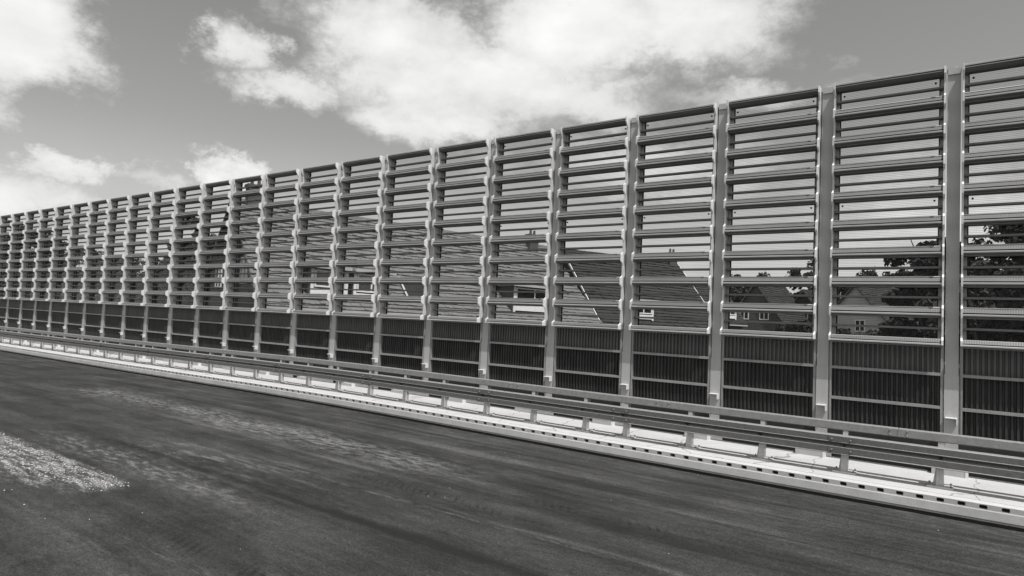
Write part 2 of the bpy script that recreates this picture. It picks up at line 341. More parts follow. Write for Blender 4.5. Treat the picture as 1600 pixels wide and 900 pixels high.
# drainage kerb: hollow units, one inlet slot each
MT['kerb'] = mat('kerb_concrete', .43, .8, 0, .16, 3.0, bump=.15, bscale=70, grain=.08, gscale=70)
MT['kerbtop'] = mat('kerb_top', .51, .85, 0, .10, 2.0, bump=.1, bscale=60)
KZ = ZD - .034
kerb_root = tag(link('kerb', None), kind='structure')
def kerb_unit(w, slot):
    k = MB(); h = w / 2; yf = -2.46; zt, zb = -2.127, -2.199
    def q(pr, mi): 
        for (ya, za), (yb, zb_) in zip(pr[:-1], pr[1:]):
            k.face([(-h, ya, za), (-h, yb, zb_), (h, yb, zb_), (h, ya, za)][::-1], mi)
    q([(-2.3605, KZ), (-2.3645, KZ - .008), (-2.368, KZ - .001), (-2.41, KZ - .006), (-2.413, KZ - .012), (-2.416, KZ - .007), (-2.45, KZ - .014), (yf, zt)], 1)
    q([(yf, zb), (-2.464, zb - .004), (-2.470, zb - .004), (-2.474, zb - .010), (-2.484, -2.318), (-2.476, -2.335), (-2.47, -2.6)], 0)
    if not slot: q([(yf, zt), (yf, zb)], 0)
    else:
        sw, sh, rr = .045, .0275, .017; zc = (zt + zb) / 2 - .003; inner = []; cn = []
        for cx, cz, a0 in ((sw - rr, sh - rr, 0), (-sw + rr, sh - rr, 90), (-sw + rr, -sh + rr, 180), (sw - rr, -sh + rr, 270)):
            for j in range(4):
                a = rad(a0 + 30 * j); inner.append((cx + rr * math.cos(a), yf, zc + cz + rr * math.sin(a)))
        out = [(h, yf, zt), (-h, yf, zt), (-h, yf, zb), (h, yf, zb)]
        for c in range(4):
            for j in range(3): k.face([out[c], inner[c * 4 + j + 1], inner[c * 4 + j]])
            k.face([out[c], out[(c + 1) % 4], inner[(c * 4 + 4) % 16], inner[c * 4 + 3]])
        for j in range(16):
            a, b = inner[j], inner[(j + 1) % 16]
            k.face([a, b, (b[0] * .9, yf + .09, b[2]), (a[0] * .9, yf + .09, a[2])], 0)
        k.face([(a[0] * .9, yf + .09, a[2]) for a in inner], 2)  # near-black back face: shade of the hollow put into the colour
    return k.mesh('kerb_unit', ['kerb', 'kerbtop', 'rubber_and_shade'])
ku = kerb_unit(.24, True); kp = kerb_unit(.96, False)
x = 2.523
while x > -33.5:
    link('kerb_unit', ku, kerb_root, (x, 0, dz(x))); x -= .24
x = x + .12 - .48
while x > -62: link('kerb_stone', kp, kerb_root, (x, 0, dz(x))); x -= .96
for i in range(6): link('kerb_stone', kp, kerb_root, (2.643 + .48 + .96 * i, 0, 0))

# ------------------------------------------------------------------ noise barrier
IMIN, IMAX = -2, 27                       # post i stands at x = -2 i
H = 4.77; NB = 9; T = H / NB; ZB = -2.62
bar = tag(link('noise_barrier', None, None, (0, 0, 0)), 'tall grey noise barrier of louvred clear panels between steel posts along the road', 'noise barrier')
# post: rolled H section
pm = MB(); hw = .0975
pm.box(-hw, hw, 0, .012, ZB, H + .035); pm.box(-hw, hw, .18, .192, ZB, H + .035); pm.box(-.005, .005, .0125, .1795, ZB, H + .035)
post_me = pm.mesh('post', 'post')
cm = MB(); cm.box(-.09, .10, -.028, -.002, H - .06, H + .055); cm.box(-.105, .105, -.004, .19, H + .037, H + .049)
cap_me = cm.mesh('cap', 'post')
tm = MB(); tm.cyl((.05, .05, H + .05), (.05, .05, H + .085), .012, .012, 6); tm.cyl((-.03, .09, H + .05), (-.03, .09, H + .075), .012, .012, 6)
tm.cyl((.05, .05, H + .083), (.0, -.02, H + .06), .006, .006, 5)
lug_me = tm.mesh('lifting_lug', 'bolt')
bm_ = MB(); bm_.box(-.085, .085, -.12, -.001, -1.262, -1.25); bm_.box(.073, .085, -.12, -.001, -1.36, -1.2625)
br_me = bm_.mesh('step_bracket', 'white')
sm_ = MB(); sm_.box(-hw - .006, hw + .006, -.011, -.0005, ZB, -.53)
sl_me = sm_.mesh('front_plate', 'post')
pl = MB()
pl.box(-.25, .185, -1.05, -.03, -2.35, -1.93); plinth_me = pl.mesh('plinth', 'plinth')
pw = MB(); pw.box(.1855, .225, -1.055, -.95, ZD - .06, -1.90); plw_me = pw.mesh('plinth_post', 'white')
# beam profile (y, z), z about the beam's centre line
bp_ = [(.06, .096), (-.082, .096), (-.094, .091), (-.100, .080), (-.086, .074), (-.100, .068), (-.170, -.002), (-.142, -.008), (-.142, -.022), (-.186, -.024), (-.196, -.030), (-.196, -.050), (-.184, -.058), (-.105, -.084), (-.112, -.096), (.06, -.096)]
bmi = [0, 1, 1, 0, 0, 0, 2, 2, 0, 1, 1, 1, 0, 1, 0, 0]  # groove faces near-black: the recess shade is put into the colour
X0, X1 = .148, BAY - .148                 # inner width of a panel, measured from the post to its right
def beam_mesh(prof, mis, nm):
    b = MB(); b.extrude_x(prof, [X0, X1], mis=mis); return b.mesh(nm, ['beam', 'nose', 'rubber_and_shade'])
beam_me = beam_mesh(bp_, bmi, 'beam')
bb = [(.06, .075), (-.12, .075), (-.135, .068), (-.178, .012), (-.162, .006), (-.162, -.002), (-.19, -.006), (-.197, -.014), (-.197, -.034), (.06, -.034)]
bot_me = beam_mesh(bb, [0, 1, 0, 0, 0, 0, 1, 1, 0, 0], 'bottom_beam')
tb = [(.06, .055), (-.13, .055), (-.15, .045), (-.15, .015), (-.135, .005), (-.14, -.005), (-.15, -.02), (-.06, -.075), (.06, -.075)]
top_me = beam_mesh(tb, [1, 1, 1, 0, 0, 0, 0, 0, 0], 'top_beam')
s_ = MB(); s_.extrude_x([(.06, .021), (-.02, .021), (-.03, .014), (-.03, -.014), (-.02, -.021), (.06, -.021)], [X0, X1]); slat_me = s_.mesh('slat', 'slat')
# end plates: outline in (y, z) with a trapezoid bump at every beam
def end_outline():
    pts = [(.12, -.035)]
    for i in range(NB + 1):
        z = i * T
        hi = -.206; lo = -.112
        if i == 0: pts += [(hi, -.035), (hi, .050), (lo, .105)]
        elif i == NB: pts += [(lo, z - .20), (hi, z - .07), (hi, z + .05)]
        else: pts += [(lo, z - .150), (hi, z - .085), (hi, z + .065), (lo, z + .120)]
    pts += [(.12, H + .05)]
    return pts
eo = end_outline()
def end_mesh(x0, x1, left=False):
    e = MB(); ne = len(eo); e.extrude_x(eo, [x0, x1], caps=False, mis=[0 if (not left or abs(eo[j][0] - eo[(j + 1) % ne][0]) > .01) and min(eo[j][0], eo[(j + 1) % ne][0]) < -.2 and eo[j][0] < 0 and eo[(j + 1) % ne][0] < 0 else 1 for j in range(ne)])  # pale bumps, grey recesses: sunlit and shaded faces put into the colour
    # side skins as strips between the outline and the straight back edge
    for xq, rev in ((x0, 0), (x1, 1)):
        f = eo[1:-1]
        for (ya, za), (yb, zb) in zip(f[:-1], f[1:]):
            q = [(xq, ya, za), (xq, yb, zb), (xq, .12, zb), (xq, .12, za)]
            if abs(zb - za) < 1e-6: continue
            la, lb_ = min(.12, max(ya, -.112)), min(.12, max(yb, -.112))
            q = [(xq, la, za), (xq, lb_, zb), (xq, .12, zb), (xq, .12, za)]; e.face(q[::-1] if rev else q, 1)
            if min(ya, yb) < -.12:
                q = [(xq, ya, za), (xq, yb, zb), (xq, lb_, zb), (xq, la, za)]; e.face(q[::-1] if rev else q, 1 if left else 0)  # left plate stays grey here, its shaded side painted in
    return e
endl_me = end_mesh(.1185, .147, True).mesh('end_plate', ['alu_lit', 'alu_shade']); endr_me = end_mesh(BAY - .147, BAY - .1185).mesh('end_plate', ['alu_lit', 'alu_shade'])
# rear frame that carries the pane
fm = MB()
for a, b in ((X0 + .001, X0 + .055), (X1 - .055, X1 - .001)): fm.box(a, b, .065, .15, .0, H)
fm.box(X0 + .056, X1 - .056, .064, .15, -.03, .05); fm.box(X0 + .056, X1 - .056, .064, .15, H - .05, H + .02)
frame_me = fm.mesh('louvre_panel', 'frame')
rm = MB()
for a, b in ((X0 + .056, X0 + .072), (X1 - .072, X1 - .056)): rm.box(a, b, .085, .13, .051, H - .051)
seal_me = rm.mesh('seal', 'rubber_and_shade')
pn = MB(); pn.box(X0 + .0725, X1 - .0725, .10, .115, .0515, H - .0515); pane_me = pn.mesh('pane', 'pane')
km = MB(); km.cyl((0, .07, 0), (0, .1, 0), .017, .017, 8); knob_me = km.mesh('pane_bolt', 'rubber_and_shade')
# lower wall: framed corrugated sheets
PZ = [-.045, -.52, -1.085, -1.70]
lf = MB()
xa, xb = .112, BAY - .112
for zt, hh, yy in ((-.04, .03, -.01), (-.51, .05, -.015), (-1.075, .05, -.015)): lf.box(xa + .045, xb - .045, yy, .12, zt - hh, zt)
for a, b in ((xa, xa + .018), (xb - .018, xb)): lf.box(a, b, .0, .12, -1.60, -.04)
for a, b in ((xa + .0185, xa + .0445), (xb - .0445, xb - .0185)): lf.box(a, b, -.012, .12, -1.60, -.04)
MT['baseframe'] = mat('base_frame', .27, .5, .05, .2, 3)
base_me = lf.mesh('base_panel', 'baseframe')
def corr(z0, z1, mt):
    c = MB(); x = xa + .045; n = 22; pt = (xb - xa - .09) / n; P = []
    for i in range(n):
        P += [(x, .075), (x + pt * .30, .075), (x + pt * .46, .038), (x + pt * .84, .038)]; x += pt
    P.append((x, .075))
    for (a, ya), (b, yb) in zip(P[:-1], P[1:]): c.face([(a, ya, z0), (b, yb, z0), (b, yb, z1), (a, ya, z1)])
    c.face([(P[0][0], .1, z0), (P[-1][0], .1, z0), (P[-1][0], .1, z1), (P[0][0], .1, z1)][::-1])
    return c.mesh('corrugated_sheet', mt)
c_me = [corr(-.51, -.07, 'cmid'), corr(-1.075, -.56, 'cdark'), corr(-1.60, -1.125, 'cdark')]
sk = MB(); sk.box(xa, xb, .03, .12, -2.3, -1.602); gapboard_me = sk.mesh('gap_shade_board', 'rubber_and_shade')  # black board added to paint the dark void under the sheets
for i in range(IMIN, IMAX + 1):
    x = -BAY * i
    po = link('post', post_me, bar, (x, 0, 0))
    link('cap', cap_me, po); link('lifting_lug', lug_me, po); link('step_bracket', br_me, po); link('front_plate', sl_me, po)
    pq = link('plinth', plinth_me, bar, (x, 0, 0)); link('plinth_post', plw_me, pq)
    if i == IMIN: continue
    pa = link('louvre_panel', frame_me, bar, (x, 0, 0))
    link('seal', seal_me, pa); link('pane', pane_me, pa); 
    for zz in (H - .14, H - .14 - 4 * T, T * 1.5):
        for xx in (X0 + .125, X1 - .125): link('pane_bolt', knob_me, pa, (xx, 0, zz))
    link('end_plate', endl_me, pa); link('end_plate', endr_me, pa)
    for k in range(NB + 1):
        link('top_beam' if k == NB else 'bottom_beam' if k == 0 else 'beam', top_me if k == NB else bot_me if k == 0 else beam_me, pa, (0, 0, k * T + (random.uniform(-.004, .004) if 0 < k < NB else 0)))
        if k < NB: link('slat', slat_me, pa, (0, 0, (k + .5) * T - .01 + random.uniform(-.006, .006)))
    ba = link('base_panel', base_me, bar, (x, 0, 0))
    for q in c_me: link('corrugated_sheet', q, ba)
    link('gap_shade_board', gapboard_me, ba)

# ------------------------------------------------------------------ guard rail
gr = tag(link('guard_rail', None), 'galvanised steel guard rail with wave beam and box top rail on stub posts', 'guard rail')
gx = [-.116 + 1.234 * k for k in range(3, -5, -1)] + [-5.92 - 1.228 * k for k in range(0, 40)]
gp = MB()
# open C section, mouth towards +x, flared foot on the -x side
z0, z1 = ZD + .012, -1.437
gp.box(-.038, -.030, -2.01, -1.89, z0, z1); gp.box(-.0295, .034, -2.01, -2.002, z0, z1); gp.box(-.0295, .034, -1.898, -1.89, z0, z1)
for yy in (-1.955,):
    gp.face([(-.0385, yy, z0), (-.0385, yy, z0 + .42), (-.10, yy, z0)]); gp.face([(-.0385, yy + .01, z0), (-.10, yy + .01, z0), (-.0385, yy + .01, z0 + .42)])
    gp.face([(-.10, yy, z0), (-.0385, yy, z0 + .42), (-.0385, yy + .01, z0 + .42), (-.10, yy + .01, z0)])
# tapered front plate
gp.face([(-.034, -2.0115, z0 + .45), (-.062, -2.0115, z0), (.04, -2.0115, z0), (.030, -2.0115, z0 + .45)][::-1])
for q_ in ((-.012, .008),): gp.box(q_[0], q_[1], -2.022, -2.012, z0, z0 + .42)
gpost_me = gp.mesh('guard_post', 'gpost')
bpz = MB(); bpz.box(-.17, .15, -2.08, -1.82, ZD - .035, ZD + .0115); gbase_me = bpz.mesh('base_plate', 'gpost')
bo = MB(); bo.cyl((0, 0, ZD + .012), (0, 0, ZD + .038), .016, .013, 6); gbolt_me = bo.mesh('anchor_bolt', 'slat')
spm = MB(); spm.box(-.04, .04, -2.118, -2.012, -1.73, -1.56); spacer_me = spm.mesh('spacer', 'galv')
sb = MB(); sb.cyl((.0, -2.175 + .03, -1.645), (.0, -2.163, -1.645), .022, .016, 8); sb.box(-.05, .02, -2.130, -2.1215, -1.665, -1.63); sbolt_me = sb.mesh('rail_bolt', 'rubber_and_shade')
for x in gx:
    o = link('guard_post', gpost_me, gr, (x, 0, dz(x)))
    link('base_plate', gbase_me, o); link('spacer', spacer_me, o); link('rail_bolt', sbolt_me, o)
    for q in ((-.14, -2.045), (.12, -2.045), (-.14, -1.85), (.12, -1.85)): link('anchor_bolt', gbolt_me, o, (q[0], q[1], 0))
ZW = -1.642
front = [(.035, .148), (-.045, .142), (-.060, .132), (-.064, .046), (-.071, .041), (-.064, .034), (-.014, .020), (-.012, -.010), (-.050, -.030), (-.064, -.036), (-.066, -.128), (-.072, -.136), (-.060, -.145), (.03, -.147)]
wprof = [(-2.115 + a, ZW + b) for a, b in front] + [(-2.115 + a + .006, ZW + b * .97) for a, b in front[::-1]]
YB0, YB1, ZB0, ZB1 = -2.02, -1.91, -1.435, -1.303
boxp = [(YB0, ZB0 + .012), (YB0, ZB1 - .014), (YB0 + .005, ZB1 - .004), (YB0 + .016, ZB1), (YB1 - .014, ZB1), (YB1, ZB1 - .014), (YB1, ZB0 + .012), (YB1 - .01, ZB0), (YB0 + .01, ZB0)]
def seg(x0, x1, n=5): return [x0 + (x1 - x0) * k / n for k in range(n + 1)]
wj = [6.0, 2.31, -1.39, -5.1, -8.3] + [-8.3 - 3.684 * k for k in range(1, 13)]
for k in range(len(wj) - 1):
    b = MB(); off = .003 if k % 2 else 0.0
    b.extrude_x([(y - off, z) for y, z in wprof], seg(wj[k + 1], wj[k] + .0), dz, mis=[1 if j in (0, 1, 3, 7, 8, 10) else 0 for j in range(len(wprof))]); link('rail_beam', b.mesh('rail_beam', ['galv', 'galvlight']), gr)  # up-facing lips lighter: sunlit edges put into the colour
bj = [6.5, 3.04, -.645, -4.33, -7.64] + [-7.64 - 3.684 * k for k in range(1, 13)]
for k in range(len(bj) - 1):
    b = MB(); b.extrude_x(boxp, seg(bj[k + 1] + .004, bj[k] - .004), dz); link('box_rail', b.mesh('box_rail', 'galvlight'), gr)
jb = MB(); jb.box(-.18, .18, -2.1855, -2.1805, ZW + .052, ZW + .126); jb_me = jb.mesh('splice_plate', 'galv')
jl = MB(); jl.box(-.18, .18, -2.1880, -2.1830, ZW - .120, ZW - .042); jl_me = jl.mesh('splice_plate', 'galv')
b1 = MB(); b1.cyl((0, -2.178, 0), (0, -2.201, 0), .015, .011, 7); b1_me = b1.mesh('splice_bolt', 'bolt')
for x in wj[1:-1]:
    for me_, zz in ((jb_me, ZW + .085), (jl_me, ZW - .08)):
        o = link('splice_plate', me_, gr, (x, 0, dz(x)))
        for xx in (-.13, .13): link('splice_bolt', b1_me, o, (xx, 0, zz))
kb = MB(); kb.box(-.012, .025, YB0 - .005, YB0 + .003, -1.425, -1.318); kb_me = kb.mesh('rail_joint', 'galvlight')
b2 = MB(); b2.cyl((0, YB0 + .003, 0), (0, YB0 - .016, 0), .014, .011, 7); b2_me = b2.mesh('joint_bolt', 'bolt')
for x in bj[1:-1]:
    o = link('rail_joint', kb_me, gr, (x, 0, dz(x)))
    for xx in (-.11, .11):
        for zz in (.035, -.035): link('joint_bolt', b2_me, o, (xx, 0, -1.37 + zz))

# ------------------------------------------------------------------ spilt chippings on the road
rng = np.random.default_rng(5)
pe = MB(); cnt = 0
while cnt < 420:
    x = rng.uniform(-13.2, -8.6); y = rng.uniform(-10.6, -9.1)
    lowe = -9.60 + min(x + 9.0, 0) * .22
    pr = .9 if (y < -9.14 and y > lowe) else .03
    if rng.random() > pr: continue
    s = rng.uniform(.004, .011); a = rng.uniform(0, 6.28); z = ZR + dz(x) + .001
    b = len(pe.v)
    for k in range(4): pe.v.append((x + s * math.cos(a + k * 1.57) * rng.uniform(.7, 1.2), y + s * math.sin(a + k * 1.57) * rng.uniform(.7, 1.2), z))
    pe.v.append((x, y, z + s * rng.uniform(.6, 1.1)))
    for k in range(4): pe.f.append((b + k, b + (k + 1) % 4, b + 4)); pe.mi.append(0)
    cnt += 1
for q in range(45):
    x = rng.uniform(-14, 2); y = rng.uniform(-11, -2.7); s = rng.uniform(.003, .008); a = rng.uniform(0, 6.28); z = ZR + dz(x) + .001; b = len(pe.v)
    for k in range(4): pe.v.append((x + s * math.cos(a + k * 1.57), y + s * math.sin(a + k * 1.57) * .8, z))
    pe.v.append((x, y, z + s * .8))
    for k in range(4): pe.f.append((b + k, b + (k + 1) % 4, b + 4)); pe.mi.append(0)
tag(link('chippings', pe.mesh('chippings', 'pebble')), 'pale stone chippings spilt on the asphalt', 'chippings', kind='stuff')

# ------------------------------------------------------------------ houses behind the barrier
def house(name, label, p0, dirv, L, hwid, Zr, Ze, roofm, wallm, dorm=(), sky_=(), wins=(), chim=(), verge='white', zg=-8.0, group=None, near_only=False):
    d = Vector((dirv[0], dirv[1])).normalized(); ang = math.atan2(d.y, d.x) - math.pi / 2      # local +y = along the ridge, +x = towards the camera side slope
    root = tag(link(name, None, None, (p0[0], p0[1], zg)), label, 'house', group); root.rotation_euler = (0, 0, ang)
    zr, ze = Zr - zg, Ze - zg
    sl = (zr - ze) / hwid
    w = MB(); hw2 = hwid - .35; zt = zr - hw2 * sl - .12; zap = zr - .12
    o5 = [(-hw2, zt), (0, zap), (hw2, zt), (hw2, 0), (-hw2, 0)]
    for y, rev in ((.3, 0), (L - .3, 1)):
        q = [(a, y, b) for a, b in o5]; w.face(q if rev else q[::-1])
    for s in (-1, 1):
        q = [(s * hw2, .3, 0), (s * hw2, L - .3, 0), (s * hw2, L - .3, zt), (s * hw2, .3, zt)]; w.face(q if s > 0 else q[::-1])
    link('wall', w.mesh('wall', wallm), root)
    # roof: boarding slab, then overlapping courses of single tiles
    rf = MB()
    for s in (-1, 1):
        a = (0, zr - .05); b = (s * hwid, ze - .05)
        for zo, rev in ((0, 0), (-.07, 1)):
            q = [(a[0], 0, a[1] + zo), (a[0], L, a[1] + zo), (b[0], L, b[1] + zo), (b[0], 0, b[1] + zo)]
            rf.face(q if (s > 0) == (rev == 0) else q[::-1])
        rf.face([(b[0], 0, b[1]), (b[0], L, b[1]), (b[0], L, b[1] - .07), (b[0], 0, b[1] - .07)])
    ro = link('roof', rf.mesh('roof', roofm), root)
    tl = MB(); SL = math.hypot(hwid, zr - ze); ch = .34; tw = .30; rows = int(SL / ch) + 1; cols = int(L / tw)
    rn = random.Random(hash(p0[0]) % 1000)
    cs, sn_ = hwid / SL, (zr - ze) / SL
    for s in (-1, 1):
        for r_ in range(rows):
            a0 = r_ * ch; a1 = min(a0 + ch * 1.05, SL + .04)
            for c in range(cols):
                y0 = c * tw + (.15 if r_ % 2 else 0); y1 = min(y0 + tw * .97, L)
                j = rn.uniform(0, .03); e1 = a1 + rn.uniform(-.02, .03); lift = .055 + (rn.uniform(.0, .05) if rn.random() < .35 else 0)
                pt = lambda a, hgt, y: (s * (a * cs + hgt * sn_), y, zr - a * sn_ + hgt * cs)
                A, B_, C_, D_ = pt(a0, -.01 + j * .2, y0), pt(a0, -.01 + j * .2, y1), pt(e1, lift, y1), pt(e1, lift - rn.uniform(0, .012), y0)
                E_, F_ = pt(e1, -.01, y1), pt(e1, -.01, y0)
                tl.face([A, D_, C_, B_] if s > 0 else [A, B_, C_, D_]); tl.face([D_, F_, E_, C_] if s > 0 else [D_, C_, E_, F_])
    tag(link('roof_tiles', tl.mesh('roof_tiles', roofm), ro), kind='stuff')
    rt_ = MB()
    for c in range(int(L / .4)):
        y0 = c * .4
        hh = .06 + rn.uniform(0, .02)
        rt_.face([(-.16, y0, zr - .10), (-.10, y0, zr + hh), (-.10, y0 + .41, zr + hh + .01), (-.16, y0 + .41, zr - .10)]); rt_.face([(-.10, y0, zr + hh), (.10, y0, zr + hh), (.10, y0 + .41, zr + hh + .01), (-.10, y0 + .41, zr + hh + .01)])
        rt_.face([(.10, y0, zr + hh), (.16, y0, zr - .10), (.16, y0 + .41, zr - .10), (.10, y0 + .41, zr + hh + .01)])
    link('ridge_tiles', rt_.mesh('ridge_tiles', roofm), ro)
    for y0 in ((-.07,) if near_only else (-.07, L + .005)):
        for s in (-1, 1):
            v_ = MB(); a = Vector((0, zr + .03)); b = Vector((s * (hwid + .05), ze - .02)); n_ = Vector((0, -.24)); 
            q0 = [(a.x, y0, a.y), (b.x, y0, b.y), (b.x, y0, b.y - .22), (a.x, y0, a.y - .26)]
            q1 = [(x_, y0 + .065, z_) for x_, _, z_ in q0]
            v_.face(q0); v_.face(q1[::-1])
            for k in range(4): v_.face([q0[k], q1[k], q1[(k + 1) % 4], q0[(k + 1) % 4]])
            link('bargeboard', v_.mesh('bargeboard', verge), ro)
    for s in (-1, 1):
        gt = MB(); gt.box(min(s * hwid, s * (hwid + .14)), max(s * hwid, s * (hwid + .14)), .05, L - .05, ze - .17, ze - .06)
        link('gutter', gt.mesh('gutter', 'render'), ro)
    def window(par, yc, zc, wy, hz, x, nm='window', div=2):
        fr_ = MB(); tF = .09
        fr_.box(x - .02, x + .06, yc - wy / 2, yc + wy / 2, zc - hz / 2, zc - hz / 2 + tF); fr_.box(x - .02, x + .06, yc - wy / 2, yc + wy / 2, zc + hz / 2 - tF, zc + hz / 2)
        for k in range(div + 1):
            yy = yc - wy / 2 + (wy - tF) * k / div; fr_.box(x - .02, x + .058, yy, yy + tF, zc - hz / 2 + tF, zc + hz / 2 - tF)
        link('window_frame', fr_.mesh('window_frame', 'white'), par)
        pz_ = MB(); pz_.box(x - .01, x + .02, yc - wy / 2 + .02, yc + wy / 2 - .02, zc - hz / 2 + .02, zc + hz / 2 - .02)
        link('window_pane', pz_.mesh('window_pane', 'glassdark'), par)
    for (ya, yb, za, zb, apron) in dorm:
        za -= zg; zb -= zg
        xf = (zr - za) / sl + .25
        dm = MB(); xback = (zr - zb) / sl - .4
        dm.box(xback, xf, ya, ya + .18, za - .5, zb); dm.box(xback, xf, yb - .18, yb, za - .5, zb); dm.box(xf - .12, xf - .04, ya + .181, yb - .181, za - .5, zb)
        do = link('dormer', dm.mesh('dormer', 'brick'), root)
        dr = MB(); dr.box(xback - .3, xf + .35, ya - .25, yb + .25, zb + .001, zb + .16); link('dormer_roof', dr.mesh('dormer_roof', roofm), do)
        fa = MB(); fa.box(xf + .352, xf + .38, ya - .25, yb + .25, zb - .0, zb + .16); link('fascia', fa.mesh('fascia', 'render'), do)
        window(do, (ya + yb) / 2, (za + zb) / 2 + apron / 2, (yb - ya) - .5, zb - za - apron - .15, xf)
        if apron:
            ap = MB(); ap.box(xf - .035, xf + .04, ya + .2, yb - .2, za + .0, za + apron); link('apron', ap.mesh('apron', 'white'), do)
        for yy in (ya + .05, yb - .22):
            pc = MB(); pc.box(xf + .001, xf + .05, yy, yy + .17, za - .1, zb - .02); link('dormer_post', pc.mesh('dormer_post', 'white'), do)
    for (ya, yb, za, zb) in sky_:
        za -= zg; zb -= zg; xa_, xb_ = (zr - za) / sl, (zr - zb) / sl
        s1 = MB(); hgt = .13
        nx, nz_ = sn_ * hgt, cs * hgt
        q = [(xb_ + nx, ya, zb + nz_), (xa_ + nx, ya, za + nz_), (xa_ + nx, yb, za + nz_), (xb_ + nx, yb, zb + nz_)]
        q2 = [(xb_, ya, zb), (xa_, ya, za), (xa_, yb, za), (xb_, yb, zb)]
        s1.face(q, 1)
        for k in range(4): s1.face([q[k], q2[k], q2[(k + 1) % 4], q[(k + 1) % 4]])
        for y_a, y_b in ((ya - .07, ya + .07), (yb - .07, yb + .07)):
            s1.face([(xb_ + nx * 1.2, y_a, zb + nz_ * 1.2), (xa_ + nx * 1.2, y_a, za + nz_ * 1.2), (xa_ + nx * 1.2, y_b, za + nz_ * 1.2), (xb_ + nx * 1.2, y_b, zb + nz_ * 1.2)])
        link('skylight', s1.mesh('skylight', ['render', 'glassdark']), ro)
    for (xc, zc, wx, hz) in wins:                                   # on the near gable
        zc -= zg
        f = MB(); y = .3
        f.box(xc - wx / 2, xc + wx / 2, y - .06, y + .02, zc - hz / 2, zc - hz / 2 + .12); f.box(xc - wx / 2, xc + wx / 2, y - .06, y + .02, zc + hz / 2 - .1, zc + hz / 2)
        for xx in (xc - wx / 2, xc - .05, xc + wx / 2 - .1): f.box(xx, xx + .1, y - .058, y + .02, zc - hz / 2 + .12, zc + hz / 2 - .1)
        wo_ = link('window', f.mesh('window', 'white'), root)
        f = MB(); f.box(xc - wx / 2 + .02, xc + wx / 2 - .02, y - .03, y + .01, zc - hz / 2 + .02, zc + hz / 2 - .02); link('window_pane', f.mesh('window_pane', 'glassdark'), wo_)
    for (xc, yc, top) in chim:
        f = MB(); top -= zg; f.box(xc - .3, xc + .3, yc - .45, yc + .45, zr - 1.6, top); f.box(xc - .36, xc + .36, yc - .52, yc + .52, top + .001, top + .14)
        for yy in (yc - .2, yc + .2): f.cyl((xc, yy, top + .14), (xc, yy, top + .5), .11, .09, 8)
        link('chimney', f.mesh('chimney', 'brick'), ro)
    return root
D1 = (.27, .963)
house('terraced_house', 'long terraced house with broad grey tiled roof and white dormers behind the barrier', (-34.8, 7.5), D1, 25.6, 6.2, 6.5, .3, 'tile1', 'darkwall', verge='brick',
      dorm=((2.7, 4.95, .95, 2.45, .42), (5.2, 7.5, .95, 2.45, .30), (16.9, 20.8, .85, 2.5, .55)), sky_=((9.0, 10.9, 1.2, 2.4),), wins=((-2.6, 2.0, 1.3, 1.5), (2.4, 2.2, 1.3, 1.5)), chim=((.3, 1.2, 7.3), (.4, 23.2, 7.1)), near_only=True)
house('terraced_house', 'dark tiled house with pale verge line, second behind the barrier', (-27.5, 33.5), (.45, .893), 13.0, 6.0, 6.5, .3, 'tile2', 'brick',
      dorm=((3.2, 5.4, .8, 2.2, .35),), chim=((.2, 12.2, 7.2),))
house('terraced_house', 'small dark roofed house left of the brick gable', (-24.5, 55.5), (.45, .893), 6.0, 3.6, 5.3, 1.0, 'tile2', 'brick', dorm=((2.6, 4.6, 1.6, 2.8, .3),), verge='brick')
house('gabled_house', 'brick gabled house with two small white windows', (-20.4, 69.8), (.2, .98), 9.0, 4.2, 6.6, .9, 'tile2', 'brick', wins=((-1.5, 2.6, 1.2, 1.5), (1.1, 2.6, 1.2, 1.5)), verge='brick')
house('gabled_house', 'dark gabled house right of the brick gable', (-16.2, 77.5), (.25, .97), 9.0, 4.0, 6.2, 1.0, 'tile2', 'darkwall', wins=((0, 2.4, 1.2, 1.4),), verge='brick')
house('gabled_house', 'pale rendered gable house among dark trees', (-9.5, 71.3), (.42, .91), 10.0, 4.4, 6.55, 1.6, 'tile2', 'render', wins=((.6, 1.6, 1.2, 1.4),), verge='brick')

